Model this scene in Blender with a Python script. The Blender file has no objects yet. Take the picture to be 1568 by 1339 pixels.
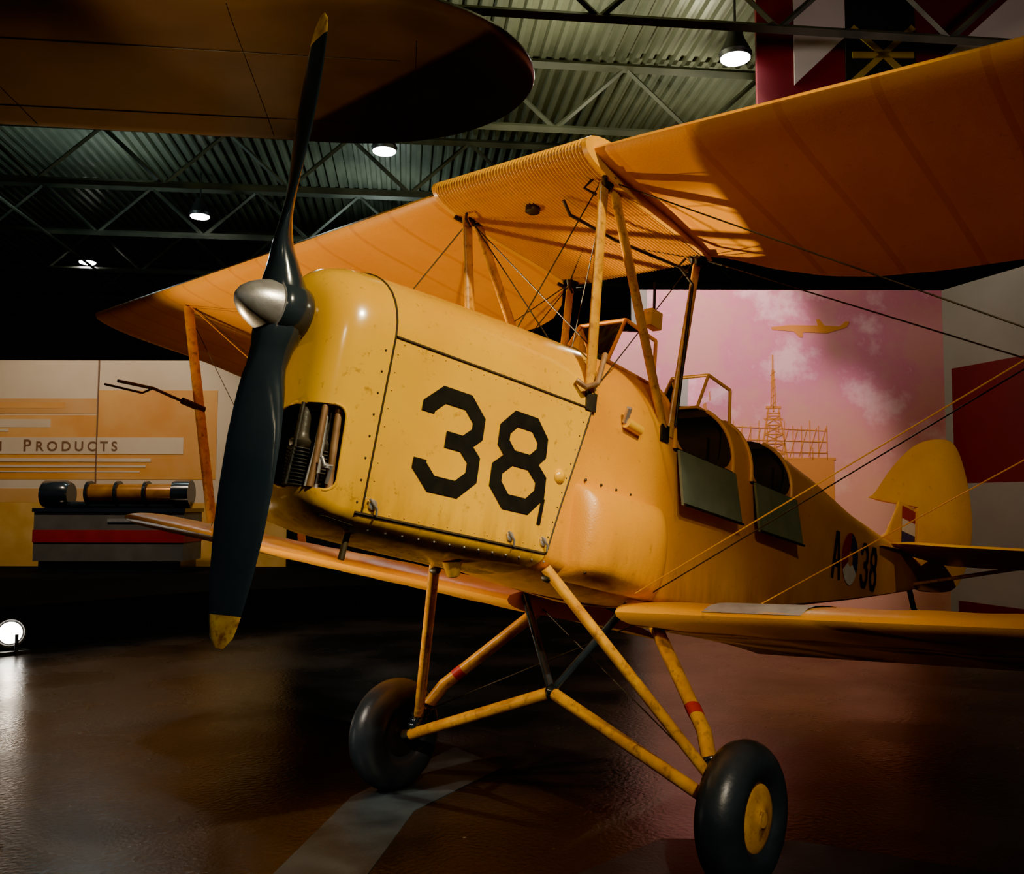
import bpy, bmesh, numpy as np, random
from math import *
from mathutils import Vector, Matrix
random.seed(7)
C=bpy.context.scene.collection
try:
    bpy.context.scene.view_settings.view_transform='AgX'
    bpy.context.scene.view_settings.look='AgX - Punchy'
except Exception as e:
    print('look not set',e)
# ------------------------------------------------------------------ helpers
def empty(name,M=None,parent=None):
    o=bpy.data.objects.new(name,None);C.objects.link(o)
    if M is not None:o.matrix_world=M
    if parent:o.parent=parent
    return o
def obj(name,verts,faces,mats,parent=None,smooth=False,midx=None,loc=None,auto=None):
    me=bpy.data.meshes.new(name);me.from_pydata([tuple(map(float,v)) for v in verts],[],faces)
    if not isinstance(mats,(list,tuple)):mats=[mats]
    for m in mats:me.materials.append(m)
    if midx is not None:me.polygons.foreach_set('material_index',midx)
    bm=bmesh.new();bm.from_mesh(me);bmesh.ops.recalc_face_normals(bm,faces=bm.faces);bm.to_mesh(me);bm.free()
    if smooth:
        me.polygons.foreach_set('use_smooth',[True]*len(me.polygons))
        me.set_sharp_from_angle(angle=radians(auto or 40))
    o=bpy.data.objects.new(name,me);C.objects.link(o)
    if parent:o.parent=parent
    if loc:o.location=loc
    return o
class MB:
    """collects several primitives in one mesh"""
    def __init__(s):s.v=[];s.f=[];s.m=[]
    def add(s,v,f,m=0):
        n=len(s.v);s.v+=[tuple(map(float,p)) for p in v];s.f+=[[i+n for i in q] for q in f];s.m+=[m]*len(f)
    def box(s,a,b,m=0):
        x0,y0,z0=a;x1,y1,z1=b
        s.add([(x0,y0,z0),(x1,y0,z0),(x1,y1,z0),(x0,y1,z0),(x0,y0,z1),(x1,y0,z1),(x1,y1,z1),(x0,y1,z1)],
              [(0,3,2,1),(4,5,6,7),(0,1,5,4),(1,2,6,5),(2,3,7,6),(3,0,4,7)],m)
    def tube(s,pts,r,m=0,n=10,r2=None,flat=None,flatdir=(1,0,0)):
        """tube along a polyline; flat = minor/major ratio for streamlined section, major axis along flatdir"""
        pts=[Vector(p) for p in pts];k=len(pts)
        rs=[r+(((r2 if r2 is not None else r)-r)*i/(k-1)) for i in range(k)] if not isinstance(r,(list,tuple)) else r
        V=[];F=[];up=None
        for i,p in enumerate(pts):
            t=(pts[min(i+1,k-1)]-pts[max(i-1,0)]).normalized()
            if flat is not None:a=Vector(flatdir)
            else:a=up if up is not None else (Vector((0,0,1)) if abs(t.z)<.9 else Vector((1,0,0)))
            a=(a-t*a.dot(t)).normalized();up=a;b=t.cross(a)
            for j in range(n):
                q=2*pi*j/n;V.append(p+a*cos(q)*rs[i]+b*sin(q)*rs[i]*(flat or 1))
        for i in range(k-1):
            for j in range(n):F.append((i*n+j,i*n+(j+1)%n,(i+1)*n+(j+1)%n,(i+1)*n+j))
        F.append(tuple(range(n))[::-1]);F.append(tuple((k-1)*n+j for j in range(n)))
        s.add(V,F,m)
    def lathe(s,prof,origin,axis,m=0,n=32,ms=None):
        """prof = [(distance along axis, radius)]"""
        ax=Vector(axis).normalized();a=ax.orthogonal().normalized();b=ax.cross(a);o=Vector(origin);V=[];F=[]
        for d,r in prof:
            for j in range(n):
                q=2*pi*j/n;V.append(o+ax*d+(a*cos(q)+b*sin(q))*max(r,1e-4))
        base=len(s.v);s.v+=[tuple(p) for p in V]
        for i in range(len(prof)-1):
            for j in range(n):
                s.f.append([base+i*n+j,base+i*n+(j+1)%n,base+(i+1)*n+(j+1)%n,base+(i+1)*n+j]);s.m.append(ms[i] if ms else m)
        s.f.append([base+j for j in range(n)][::-1]);s.m.append(ms[0] if ms else m)
        s.f.append([base+(len(prof)-1)*n+j for j in range(n)]);s.m.append(ms[-1] if ms else m)
    def loft(s,rings,m=0,cap=True,closed=True):
        n=len(rings[0]);V=[p for r in rings for p in r];F=[]
        for i in range(len(rings)-1):
            for j in range(n if closed else n-1):F.append((i*n+j,i*n+(j+1)%n,(i+1)*n+(j+1)%n,(i+1)*n+j))
        if cap:F.append(tuple(range(n))[::-1]);F.append(tuple((len(rings)-1)*n+j for j in range(n)))
        s.add(V,F,m)
    def make(s,name,mats,parent=None,smooth=True,auto=None):
        return obj(name,s.v,s.f,mats,parent,smooth,s.m,auto=auto)
def mat(name,c1,c2=None,scale=4,rough=.45,metal=0,bump=0,bscale=40,coat=0,dirt=0,emit=None,es=0,r2=None,detail=6,ribs=None,spec=.5,dlo=.60,dhi=.74,grime=None):
    m=bpy.data.materials.new(name);m.use_nodes=True;nt=m.node_tree;N=nt.nodes;L=nt.links;b=N['Principled BSDF']
    b.inputs['Base Color'].default_value=(*c1,1);b.inputs['Roughness'].default_value=rough;b.inputs['Metallic'].default_value=metal
    b.inputs['Coat Weight'].default_value=coat;b.inputs['Coat Roughness'].default_value=.12;b.inputs['Specular IOR Level'].default_value=spec
    tc=N.new('ShaderNodeTexCoord')
    last=None
    if c2:
        no=N.new('ShaderNodeTexNoise');no.inputs['Scale'].default_value=scale;no.inputs['Detail'].default_value=detail
        L.new(tc.outputs['Object'],no.inputs['Vector'])
        r=N.new('ShaderNodeValToRGB');r.color_ramp.elements[0].position=.35;r.color_ramp.elements[1].position=.68
        r.color_ramp.elements[0].color=(*c1,1);r.color_ramp.elements[1].color=(*c2,1)
        L.new(no.outputs[0],r.inputs[0]);last=r.outputs[0]
        if r2 is not None:
            mr=N.new('ShaderNodeMapRange');mr.inputs[1].default_value=.3;mr.inputs[2].default_value=.7;mr.inputs[3].default_value=rough;mr.inputs[4].default_value=r2
            L.new(no.outputs[0],mr.inputs[0]);L.new(mr.outputs[0],b.inputs['Roughness'])
    def mth(op,a,bv=None):
        n=N.new('ShaderNodeMath');n.operation=op
        if isinstance(a,(int,float)):n.inputs[0].default_value=a
        else:L.new(a,n.inputs[0])
        if bv is not None:
            if isinstance(bv,(int,float)):n.inputs[1].default_value=bv
            else:L.new(bv,n.inputs[1])
        return n.outputs[0]
    if ribs:
        # doped rib tapes every 0.30 m of span
        sp=N.new('ShaderNodeSeparateXYZ');L.new(tc.outputs['Object'],sp.inputs[0])
        fr=mth('FRACT',mth('MULTIPLY',mth('ABSOLUTE',sp.outputs['Y']),1/.30));tape=mth('LESS_THAN',mth('ABSOLUTE',mth('SUBTRACT',fr,.5)),.045)
        mx=N.new('ShaderNodeMixRGB');mx.inputs[2].default_value=(*ribs,1);L.new(mth('MULTIPLY',tape,.35),mx.inputs[0]);L.new(last,mx.inputs[1]);last=mx.outputs[0]
    if grime:
        # oily dirt that gathers towards the bottom of the part
        sp=N.new('ShaderNodeSeparateXYZ');L.new(tc.outputs['Object'],sp.inputs[0])
        g=N.new('ShaderNodeMapRange');g.inputs[1].default_value=grime[0];g.inputs[2].default_value=grime[1];L.new(sp.outputs['Z'],g.inputs[0])
        mp=N.new('ShaderNodeMapping');mp.inputs['Scale'].default_value=(14,14,3);L.new(tc.outputs['Object'],mp.inputs[0])
        n4=N.new('ShaderNodeTexNoise');n4.inputs['Scale'].default_value=1.0;n4.inputs['Detail'].default_value=8;n4.inputs['Roughness'].default_value=.65;L.new(mp.outputs[0],n4.inputs['Vector'])
        q=N.new('ShaderNodeMapRange');q.inputs[1].default_value=.38;q.inputs[2].default_value=.66;L.new(n4.outputs[0],q.inputs[0])
        mx=N.new('ShaderNodeMixRGB');mx.inputs[2].default_value=(.22,.085,.008,1);L.new(mth('MULTIPLY',mth('MULTIPLY',g.outputs[0],q.outputs[0]),.8),mx.inputs[0]);L.new(last,mx.inputs[1]);last=mx.outputs[0]
    if dirt and last:
        n2=N.new('ShaderNodeTexNoise');n2.inputs['Scale'].default_value=26;n2.inputs['Detail'].default_value=8;n2.inputs['Roughness'].default_value=.7
        L.new(tc.outputs['Object'],n2.inputs['Vector'])
        r3=N.new('ShaderNodeValToRGB');r3.color_ramp.elements[0].position=dlo;r3.color_ramp.elements[1].position=dhi
        r3.color_ramp.elements[0].color=(0,0,0,1);r3.color_ramp.elements[1].color=(dirt,dirt,dirt,1)
        L.new(n2.outputs[0],r3.inputs[0])
        mx=N.new('ShaderNodeMixRGB');mx.inputs[2].default_value=(.16,.06,.012,1);L.new(r3.outputs[0],mx.inputs[0]);L.new(last,mx.inputs[1]);last=mx.outputs[0]
    if last:L.new(last,b.inputs['Base Color'])
    if bump:
        n3=N.new('ShaderNodeTexNoise');n3.inputs['Scale'].default_value=bscale;n3.inputs['Detail'].default_value=5;L.new(tc.outputs['Object'],n3.inputs['Vector'])
        bp=N.new('ShaderNodeBump');bp.inputs['Strength'].default_value=bump;bp.inputs['Distance'].default_value=.01
        L.new(n3.outputs[0],bp.inputs['Height']);L.new(bp.outputs[0],b.inputs['Normal'])
    if emit:
        b.inputs['Emission Color'].default_value=(*emit,1);b.inputs['Emission Strength'].default_value=es
    return m
YEL=mat('yellow_enamel',(.88,.46,.003),(.78,.37,.003),3,.22,coat=.45,dirt=.75,bump=.06,bscale=9,dlo=.59,dhi=.725,grime=(-.40,-.68))
FAB=mat('yellow_fabric',(.84,.36,.003),(.72,.27,.003),2.2,.33,dirt=.45,bump=.12,bscale=160,grime=(-.42,-.80))
FABW=mat('yellow_wing_fabric',(.84,.38,.003),(.72,.29,.003),2.2,.30,dirt=.45,bump=.12,bscale=160)
FABU=mat('orange_wing_fabric',(.82,.34,.003),(.70,.26,.003),1.6,.42,dirt=.3,bump=.1,bscale=120,ribs=(.50,.13,.004))
TANKM=mat('tank_paint',(.84,.40,.003),(.72,.31,.003),4,.34,dirt=.5)
STRUT=mat('strut_paint',(.76,.36,.004),(.52,.20,.004),14,.30,dirt=.85,bump=.1,bscale=60,dlo=.52,dhi=.68)
BLK=mat('black_gloss',(.016,.023,.032),(.022,.030,.040),5,.18,coat=.5,bump=.03,bscale=30)
NUM=mat('black_marking_paint',(.008,.008,.009),(.014,.012,.010),20,.5,spec=.3)
RUB=mat('tyre_rubber',(.022,.030,.040),(.032,.042,.054),9,.34,bump=.08,bscale=70)
DARK=mat('dark_metal',(.03,.027,.024),(.06,.05,.04),12,.45,metal=.5,bump=.2)
CYL=mat('blackened_cylinder',(.030,.032,.034),(.08,.065,.05),12,.38,metal=.4,bump=.2)
SEAM=mat('seam_dark_rubber',(.03,.018,.008),(.05,.03,.01),20,.7)  # dark colour of the panel joints and small fittings
STEEL=mat('brushed_spinner_metal',(.70,.66,.64),(.50,.46,.44),22,.32,metal=.75,bump=.05,bscale=90)
GREEN=mat('cockpit_green',(.17,.21,.155),(.13,.17,.125),8,.5)
INT=mat('cockpit_interior',(.03,.032,.028),(.05,.042,.03),8,.7)
RED=mat('red_paint',(.48,.014,.012),(.38,.014,.012),10,.5)
WHT=mat('white_paint',(.85,.80,.74),(.75,.70,.64),10,.5)
BLU=mat('blue_paint',(.03,.06,.22),(.02,.05,.18),10,.5)
GRYP=mat('walkway_grey',(.42,.38,.36),(.30,.27,.26),15,.7)
COPP=mat('heat_stained_pipe',(.46,.26,.12),(.20,.10,.05),12,.4,metal=.4)
def glass():
    m=bpy.data.materials.new('windscreen_glass');m.use_nodes=True;b=m.node_tree.nodes['Principled BSDF']
    b.inputs['Base Color'].default_value=(.8,.85,.88,1);b.inputs['Transmission Weight'].default_value=1;b.inputs['Roughness'].default_value=.05;b.inputs['IOR'].default_value=1.1
    return m
GLS=glass()
# ------------------------------------------------------------------ aircraft frame
TH=9.74;HUB=1.838
plane=empty('biplane');plane.rotation_euler=(0,radians(TH),0);plane.location=(0,0,HUB)
# ---- fuselage section tables: x, ztop, zshoulder, hw_shoulder, zlow, hw_low, zbottom
COWL=np.array([
(.080,.070,-.10,.100,-.42,.085,-.47),
(.086,.110,-.08,.140,-.47,.120,-.53),
(.100,.140,-.06,.172,-.50,.150,-.57),
(.130,.170,-.05,.203,-.53,.178,-.60),
(.180,.190,-.04,.227,-.55,.196,-.62),
(.270,.205,-.03,.243,-.56,.207,-.635),
(.50,.230,-.028,.258,-.565,.228,-.645),
(.80,.255,-.025,.280,-.57,.258,-.655),
(1.205,.285,-.022,.302,-.58,.290,-.665),
(1.40,.292,-.020,.306,-.585,.295,-.67)])
FUS=np.array([
(1.00,.262,-.025,.284,-.575,.278,-.66),
(1.30,.286,-.020,.298,-.60,.292,-.69),
(1.70,.296,-.015,.306,-.65,.300,-.72),
(2.30,.300,-.01,.306,-.64,.298,-.69),
(3.00,.285,-.01,.285,-.58,.275,-.62),
(3.60,.225,-.02,.245,-.51,.235,-.54),
(4.27,.115,-.03,.200,-.43,.190,-.455),
(5.00,.060,-.035,.150,-.335,.140,-.355),
(5.60,.030,-.04,.100,-.255,.092,-.27),
(6.10,.005,-.05,.035,-.18,.030,-.19)])
def sec(T,x):return [float(np.interp(x,T[:,0],T[:,k])) for k in range(1,7)]
def ring(T,x,ins=0.0):
    zt,zs,hs,zl,hl,zb=sec(T,x);zt-=ins;hs-=ins;hl-=ins;zb+=ins;P=[]
    for i in range(21):
        a=pi*i/20;P.append((-hs*cos(a),zs+(zt-zs)*sin(a)**.92 if 0<i<20 else zs))
    for i in range(1,8):
        t=i/8;P.append((hs+(hl-hs)*t,zs+(zl-zs)*t))
    for i in range(15):
        a=pi*i/14;P.append((hl*cos(a),zl-(zl-zb)*sin(a)))
    for i in range(1,8):
        t=i/8;P.append((-(hl+(hs-hl)*t),zl+(zs-zl)*t))
    return P
def shear(x,z):return (z+.03)*.30*max(0,min(1,(x-.3)/.9))
def side(T,x,z,off=.003):
    if T is COWL and x>.3:
        k=(z+.03)*.30/.9;x=(x+.3*k)/(1+k)
    zt,zs,hs,zl,hl,zb=sec(T,x)
    if z>zs:
        q=min(1,max(0,(z-zs)/(zt-zs)));y=hs*sqrt(max(0,1-q**2.1))
    elif z<zl:
        q=min(1,(zl-z)/(zl-zb));y=hl*sqrt(max(0,1-q*q))
    else:y=hl+(hs-hl)*(z-zl)/(zs-zl)
    return -(y+off)
# nose / cowling
cb=MB();xs=[.080,.086,.093,.100,.115,.130,.155,.18,.22,.27]
cb.loft([[(x,y,z) for y,z in ring(COWL,x)] for x in xs])
nose=cb.make('nose_cowl',[YEL,INT],plane)
def cutter(name,pts,depthvec,m):
    n=len(pts);V=[Vector(p) for p in pts]+[Vector(p)+Vector(depthvec) for p in pts]
    F=[tuple(range(n))[::-1],tuple(range(n,2*n))]+[(i,(i+1)%n,(i+1)%n+n,i+n) for i in range(n)]
    return obj(name,V,F,m)
def rrect(w,h,r,k=5):
    P=[]
    for cx,cz,a0 in ((w/2-r,h/2-r,0),(-w/2+r,h/2-r,90),(-w/2+r,-h/2+r,180),(w/2-r,-h/2+r,270)):
        for i in range(k+1):
            a=radians(a0+90*i/k);P.append((cx+r*cos(a),cz+r*sin(a)))
    return P
def boolean(o,c,op='DIFFERENCE'):
    md=o.modifiers.new('b','BOOLEAN');md.object=c;md.operation=op;md.solver='EXACT'
    try:md.material_mode='TRANSFER'
    except Exception:pass
    dg=bpy.context.evaluated_depsgraph_get();me=bpy.data.meshes.new_from_object(o.evaluated_get(dg))
    o.modifiers.clear();o.data=me;me.set_sharp_from_angle(angle=radians(35))
    bpy.data.objects.remove(c)
t=Vector((.84,-.54,0)).normalized();nrm=Vector((-.54,-.84,0)).normalized();cc=Vector((.095,-.150,-.395))
cut=cutter('cut',[cc+nrm*.25+t*a+Vector((0,0,b)) for a,b in rrect(.175,.245,.035)],-nrm*.40,YEL)
cut.parent=None
plane_m=Matrix.Translation((0,0,HUB))@Matrix.Rotation(radians(TH),4,'Y')
cut.matrix_world=plane_m
bpy.context.view_layer.update()
boolean(nose,cut)
rim=MB()
rp=[]
for a,b in rrect(.178,.248,.036,6):
    p=cc+t*a+Vector((0,0,b));best=None
    for k in range(120):
        q=p+nrm*(.14-k*.0025)
        if q.x<.08:continue
        if abs(q.y)<=-side(COWL,max(q.x,.08),q.z,0):best=q;break
    rp.append(best or p)
rim.tube(rp+[rp[0]],.0045,n=8)
rim.make('intake_rim',[YEL],plane)
eng=MB()
bc=cc-nrm*.135
V=[bc+t*a+Vector((0,0,b)) for a,b in ((-.085,-.12),(.085,-.12),(.085,.12),(-.085,.12))];eng.add(V,[(0,1,2,3)],3)
def along(a,n_,z):return tuple(cc+t*a+nrm*n_+Vector((0,0,z-cc.z)))
for a0,n0,r0 in ((-.024,-.045,.036),(.050,-.050,.034)):
    prof=[];z=-.515
    while z<-.40:
        rr=r0
        prof+=[(z,rr*.72),(z+.001,rr),(z+.004,rr),(z+.005,rr*.72)];z+=.0105
    prof+=[(-.398,r0*.9),(-.385,r0*.95),(-.372,r0*.6),(-.36,r0*.55),(-.285,r0*.5)]
    o_=along(a0,n0,0);eng.lathe(prof,o_,(0,0,1),n=24)
for a0,n0,r0,mm,lean in ((.016,-.004,.0105,2,.006),(.034,-.022,.007,1,0),(-.050,-.02,.006,0,.01),(.070,-.012,.011,2,-.003),(.002,-.004,.004,1,.012),):
    eng.tube([along(a0,n0,-.515),along(a0+lean,n0,-.40),along(a0+lean*1.5,n0,-.275)],r0,mm)
eng.tube([along(.035,.02,-.43),along(.045,.03,-.455),along(.065,.02,-.45),along(.06,.0,-.50)],.006,1)
eng.lathe([(0,.012),(.012,.012)],along(.05,.02,-.46),(0,0,1),1,12)
eng.make('engine_cylinders',[CYL,STEEL,COPP,INT],plane)
cb=MB();xs=[.27,.272]+list(np.linspace(.30,1.205,24))
R=[]
for x in xs:R.append([(x+shear(x,z),y,z) for y,z in ring(COWL,x,0.0)])
cb.loft(R)
cb.make('engine_cowling',[YEL],plane)
sm=MB()
def line(T,pts,r=.004,m=0,off=.001,n=24,sh=False):
    P=[]
    for (x0,z0),(x1,z1) in zip(pts[:-1],pts[1:]):
        for i in range(n+1):
            x=x0+(x1-x0)*i/n;z=z0+(z1-z0)*i/n;P.append((x,side(T,x,z,off),z))
    sm.tube(P,r,m,n=6)
def rivet(T,x,z,r=.0035,m=2):
    sm.lathe([(-.001,r),(.0015,r*.9),(.003,r*.4)],(x,side(T,x,z,0),z),(0,-1,0),m,8)
line(COWL,[(.275,-.03),(1.2,-.022)],.0045)
line(COWL,[(.272,-.03),(.268,-.56)],.0035)
line(COWL,[(.245,-.565),(1.04,-.578)],.0045)
line(COWL,[(1.207,-.03),(1.195,-.08),(1.092,-.40),(1.042,-.575)],.0035)
line(COWL,[(.155,-.585),(.268,-.60)],.0025)
P=[(.272,y*1.004,z+.001) for y,z in ring(COWL,.272)[:21]];sm.tube(P,.0035,0,n=6)
P=[(1.20+shear(1.205,z),y*1.003,z+.001) for y,z in ring(COWL,1.205)[:21]];sm.tube(P,.003,0,n=6)
for x,z in ((.30,-.535),(.86,-.545),(1.02,-.54)):
    y=side(COWL,x,z,0);sm.lathe([(0,.016),(.006,.016),(.010,.010),(.012,.0)],(x,y,z),(0,-1,0),1,16)
    sm.tube([(x-.02,y-.01,z+.015),(x+.005,y-.018,z-.01),(x+.012,y-.012,z-.03)],.004,1)
y=side(COWL,1.07,-.30,0);sm.lathe([(0,.028),(.008,.024),(.016,.014),(.02,0)],(1.07,y,-.30),(0,-1,0),2,20)
for i in range(13):
    x=.33+i*.06;rivet(COWL,x,-.605,.004,1)
for i in range(8):
    z=-.08-i*.065;rivet(COWL,.247,z,.0038,0)
for i in range(16):rivet(COWL,.31+i*.056,-.045,.0028,2)
for i in range(14):rivet(COWL,.31+i*.056,-.555,.0028,2)
for i in range(9):
    z=-.08-i*.055;rivet(COWL,.292,z,.0028,2);rivet(COWL,1.185+(z+.03)*.29,z,.003,0)
for i in range(6):rivet(COWL,1.235,.03+i*.03,.004,0)
sm.lathe([(0,.035),(.05,.022),(.055,.012)],(.76,-.12,-.645),(.3,0,-1),2,16)
sm.tube([(.30,-.12,-.62),(.29,-.12,-.70)],.010,0)
sm.make('cowling_fittings',[SEAM,STEEL,YEL],plane)
# ---- fuselage body
fb=MB();xs=list(np.linspace(1.0,6.1,60))
fb.loft([[(x,y,z) for y,z in ring(FUS,x)] for x in xs])
fus=fb.make('fuselage',[FAB,INT],plane)
for (x0,x1) in ((1.80,2.33),(2.53,3.03)):
    w=x1-x0;xc=(x0+x1)/2
    pts=[(xc+a,-.6,.28+b) for a,b in rrect(w,.64,.12)]
    c=cutter('c',pts,(0,.82,0),INT);c.matrix_world=plane_m;bpy.context.view_layer.update();boolean(fus,c)
    pts=[(xc+a,-.24,-.10+b) for a,b in rrect(w+.1,.70,.10)]
    c=cutter('c',pts,(0,.46,0),INT);c.matrix_world=plane_m;bpy.context.view_layer.update();boolean(fus,c)
ck=MB()
for (x0,x1) in ((1.80,2.33),(2.53,3.03)):
    P=[]
    for i in range(13):
        a=i/12;z=-.04+.30*sin(a*pi/2);x=x0+.0;P.append((x,side(FUS,x,z,.004),z))
    ck.tube(P,.010,0,n=8)
    P=[]
    for i in range(13):
        a=i/12;z=-.04+.30*sin(a*pi/2);P.append((x1,side(FUS,x1,z,.004),z))
    ck.tube(P,.010,0,n=8)
    ck.tube([(x0,side(FUS,x0,-.04),-.04),(x1,side(FUS,x1,-.04),-.04)],.008,1,n=8)
    yt=side(FUS,x0,-.05,.014);yb=side(FUS,x0,-.27,.05)
    ck.add([(x0+.01,yt,-.045),(x1-.01,yt,-.045),(x1+.02,yb,-.275),(x0+.02,yb,-.275),(x0+.01,yt-.012,-.045),(x1-.01,yt-.012,-.045),(x1+.02,yb-.012,-.275),(x0+.02,yb-.012,-.275)],
        [(0,1,2,3),(4,7,6,5),(0,4,5,1),(1,5,6,2),(2,6,7,3),(3,7,4,0)],2)
    ck.tube([(x0+.02,yb-.014,-.272),(x1+.02,yb-.014,-.272)],.006,1,n=6)
    ck.box((x1-.06,-.2,-.4),(x1-.03,.2,.12),3)
    ck.box((x0+.0,-.2,-.1),(x0+.02,.2,.2),3)
ck.make('cockpit_doors_and_coaming',[FAB,DARK,GREEN,INT],plane)
ws=MB()
for xb,zb,s in ((1.62,.285,1.0),(2.40,.292,.85)):
    p=[(xb-.10*s,-.13*s,zb-.01),(xb-.10*s,.13*s,zb-.01),(xb+.02*s,.12*s,zb+.21*s),(xb+.02*s,-.12*s,zb+.21*s),(xb+.14*s,-.21*s,zb-.06),(xb+.14*s,.21*s,zb-.06),(xb+.16*s,-.19*s,zb+.15*s),(xb+.16*s,.19*s,zb+.15*s)]
    ws.add(p[:4],[(0,1,2,3)],0);ws.add([p[0],p[3],p[6],p[4]],[(0,1,2,3)],0);ws.add([p[1],p[2],p[7],p[5]],[(0,1,2,3)],0)
    for a,b in ((0,1),(1,2),(2,3),(3,0),(3,6),(6,4),(4,0),(2,7),(7,5),(5,1)):ws.tube([p[a],p[b]],.008,1,n=8)
ws.make('windscreens',[GLS,FAB],plane,smooth=False)
# oil tank blister on port side
ot=MB();R=[]
for i in range(25):
    u=i/24;x=1.165+.565*u;q=(1-abs(2*u-1)**6)**.6
    ring_=[]
    zt=-.305;zb_=-.65-.03*u
    for j in range(25):
        a=pi*j/24;zz=(zt+zb_)/2+(zt-zb_)/2*cos(a)
        yy=side(FUS,x,max(min(zz,-.02),-.66),-.01)-(.12*q*sin(a)**.6 if 0<j<24 else 0)
        ring_.append((x,yy,zz))
    R.append(ring_)
ot.loft(R,closed=False,cap=True)
for k in range(6):
    ot.lathe([(0,.006),(.005,.005)],(1.22+k*.1,side(FUS,1.3,-.62)-.045,-.62),(0,-1,-.3),1,8);ot.lathe([(0,.006),(.005,.005)],(1.22+k*.1,side(FUS,1.3,-.27)+.002,-.285),(0,-1,0),1,8)
ot.make('oil_tank',[FAB,DARK],plane,auto=80)
# ---- markings
def ribbon(mb,path,w,fn,closed=False,m=0):
    P=[Vector(p) for p in path];n=len(P);Lf=[];Rt=[]
    for i in range(n):
        if closed:a=P[(i-1)%n];b=P[(i+1)%n]
        else:a=P[i-1] if i>0 else None;b=P[i+1] if i<n-1 else None
        d1=(P[i]-a).normalized() if a is not None else None;d2=(b-P[i]).normalized() if b is not None else None
        if d1 is None:d1=d2
        if d2 is None:d2=d1
        n1=Vector((-d1.y,d1.x));n2=Vector((-d2.y,d2.x));k=(n1+n2).normalized();l=w/2/max(.5,k.dot(n1))
        Lf.append(P[i]+k*l);Rt.append(P[i]-k*l)
    idx=list(range(n))+([0] if closed else [])
    for i,j in zip(idx[:-1],idx[1:]):
        K=5
        for q in range(K):
            a,b=q/K,(q+1)/K
            V=[Lf[i].lerp(Lf[j],a),Lf[i].lerp(Lf[j],b),Rt[i].lerp(Rt[j],b),Rt[i].lerp(Rt[j],a)]
            mb.add([fn(v) for v in V],[(0,1,2,3)],m)
def glyph(ch):
    if ch=='3':return [([(0,.76),(0,.83),(.26,1),(.74,1),(1,.83),(1,.67),(.76,.52),(.40,.52)],False),([(.76,.52),(1,.37),(1,.17),(.74,0),(.26,0),(0,.17),(0,.24)],False)]
    if ch=='8':return [([(.06,.68),(.06,.84),(.28,1),(.72,1),(.94,.84),(.94,.68),(.72,.53),(.28,.53)],True),([(0,.18),(0,.36),(.28,.53),(.72,.53),(1,.36),(1,.18),(.74,0),(.26,0)],True)]
    if ch=='A':return [([(0,-.08),(.42,1.05)],False),([(1,-.08),(.58,1.05)],False),([(.25,.98),(.75,.98)],False),([(.2,.3),(.8,.3)],False)]
mk=MB()
def put(ch,x0,z0,w,h,st,T,lean=0,off=.0035):
    def fn(v):
        x=v.x;z=v.y;return (x,side(T,x,z,off),z)
    for path,cl in glyph(ch):
        ribbon(mk,[(x0+st/2+(w-st)*a+lean*b,z0+st/2+(h-st)*b) for a,b in path],st,fn,cl)
put('3',.415,-.46,.265,.335,.052,COWL,.0)
put('8',.735,-.46,.265,.335,.052,COWL,.0)
ribbon(mk,[(.995,-.395),(.985,-.485)],.018,lambda v:(v.x,side(COWL,v.x,v.y,.004),v.y))
put('A',3.74,-.36,.17,.28,.04,FUS,0,.006);put('3',4.30,-.36,.16,.28,.04,FUS,0,.006);put('8',4.50,-.36,.16,.28,.04,FUS,0,.006)
cx,cz,rr=4.08,-.215,.155
def sect(a0,a1,r0,r1,m):
    K=14
    for i in range(K):
        a=radians(a0+(a1-a0)*i/K);b=radians(a0+(a1-a0)*(i+1)/K)
        V=[(cx+r*cos(q),cz+r*sin(q)) for r,q in ((r0,a),(r1,a),(r1,b),(r0,b))]
        mk.add([(x,side(FUS,x,z,.006+(.001 if m==4 else 0)),z) for x,z in V],[(0,1,2,3)],m)
sect(90,210,.03,rr,1);sect(210,330,.03,rr,2);sect(-30,90,.03,rr,3);sect(0,360,0.001,.045,4)
mk.make('fuselage_markings',[NUM,RED,WHT,BLU,FABU],plane,smooth=False)
# ---- propeller
pr=MB();RR=.983;az=radians(.68);px0=.004
def blade(sgn):
    R=[];K=32
    for i in range(K+1):
        r=.03+(RR-.03)*i/K
        u=r/RR
        ch=np.interp(u,[0,.07,.12,.18,.28,.4,.55,.68,.8,.9,.955,.985,1],[.15,.15,.125,.115,.145,.170,.182,.178,.156,.125,.100,.072,.03])
        th=np.interp(u,[0,.08,.14,.22,.35,.5,.7,.9,1],[.15,.14,.10,.066,.044,.032,.021,.012,.004])
        be=atan(1.25/(2*pi*max(r,.16)))*np.interp(u,[0,.08,.2],[.45,.7,1])
        c=Vector((sin(be)*sgn,cos(be),0));nn=Vector((-cos(be),sin(be)*sgn,0))
        o=Vector((px0+.035*max(0,1-u/.2),0,r*sgn));rg=[]
        for j in range(20):
            a=2*pi*j/20;s=cos(a);h=sin(a)
            rg.append(o+c*(s*ch/2)+nn*(h*th/2*(1.0 if h>0 else np.interp(u,[0,.15,.3],[1,.9,.35]))))
        rg=[Matrix.Rotation(-az,3,'X')@p for p in rg]
        R.append(rg)
    n=20
    base=len(pr.v)
    for q in R:pr.v+=[tuple(p) for p in q]
    for i in range(K):
        for j in range(n):
            pr.f.append([base+i*n+j,base+i*n+(j+1)%n,base+(i+1)*n+(j+1)%n,base+(i+1)*n+j]);pr.m.append(1 if i>=K-3 else 0)
    pr.f.append([base+j for j in range(n)]);pr.m.append(0)
    pr.f.append([base+K*n+j for j in range(n)]);pr.m.append(1)
blade(1);blade(-1)
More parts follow.
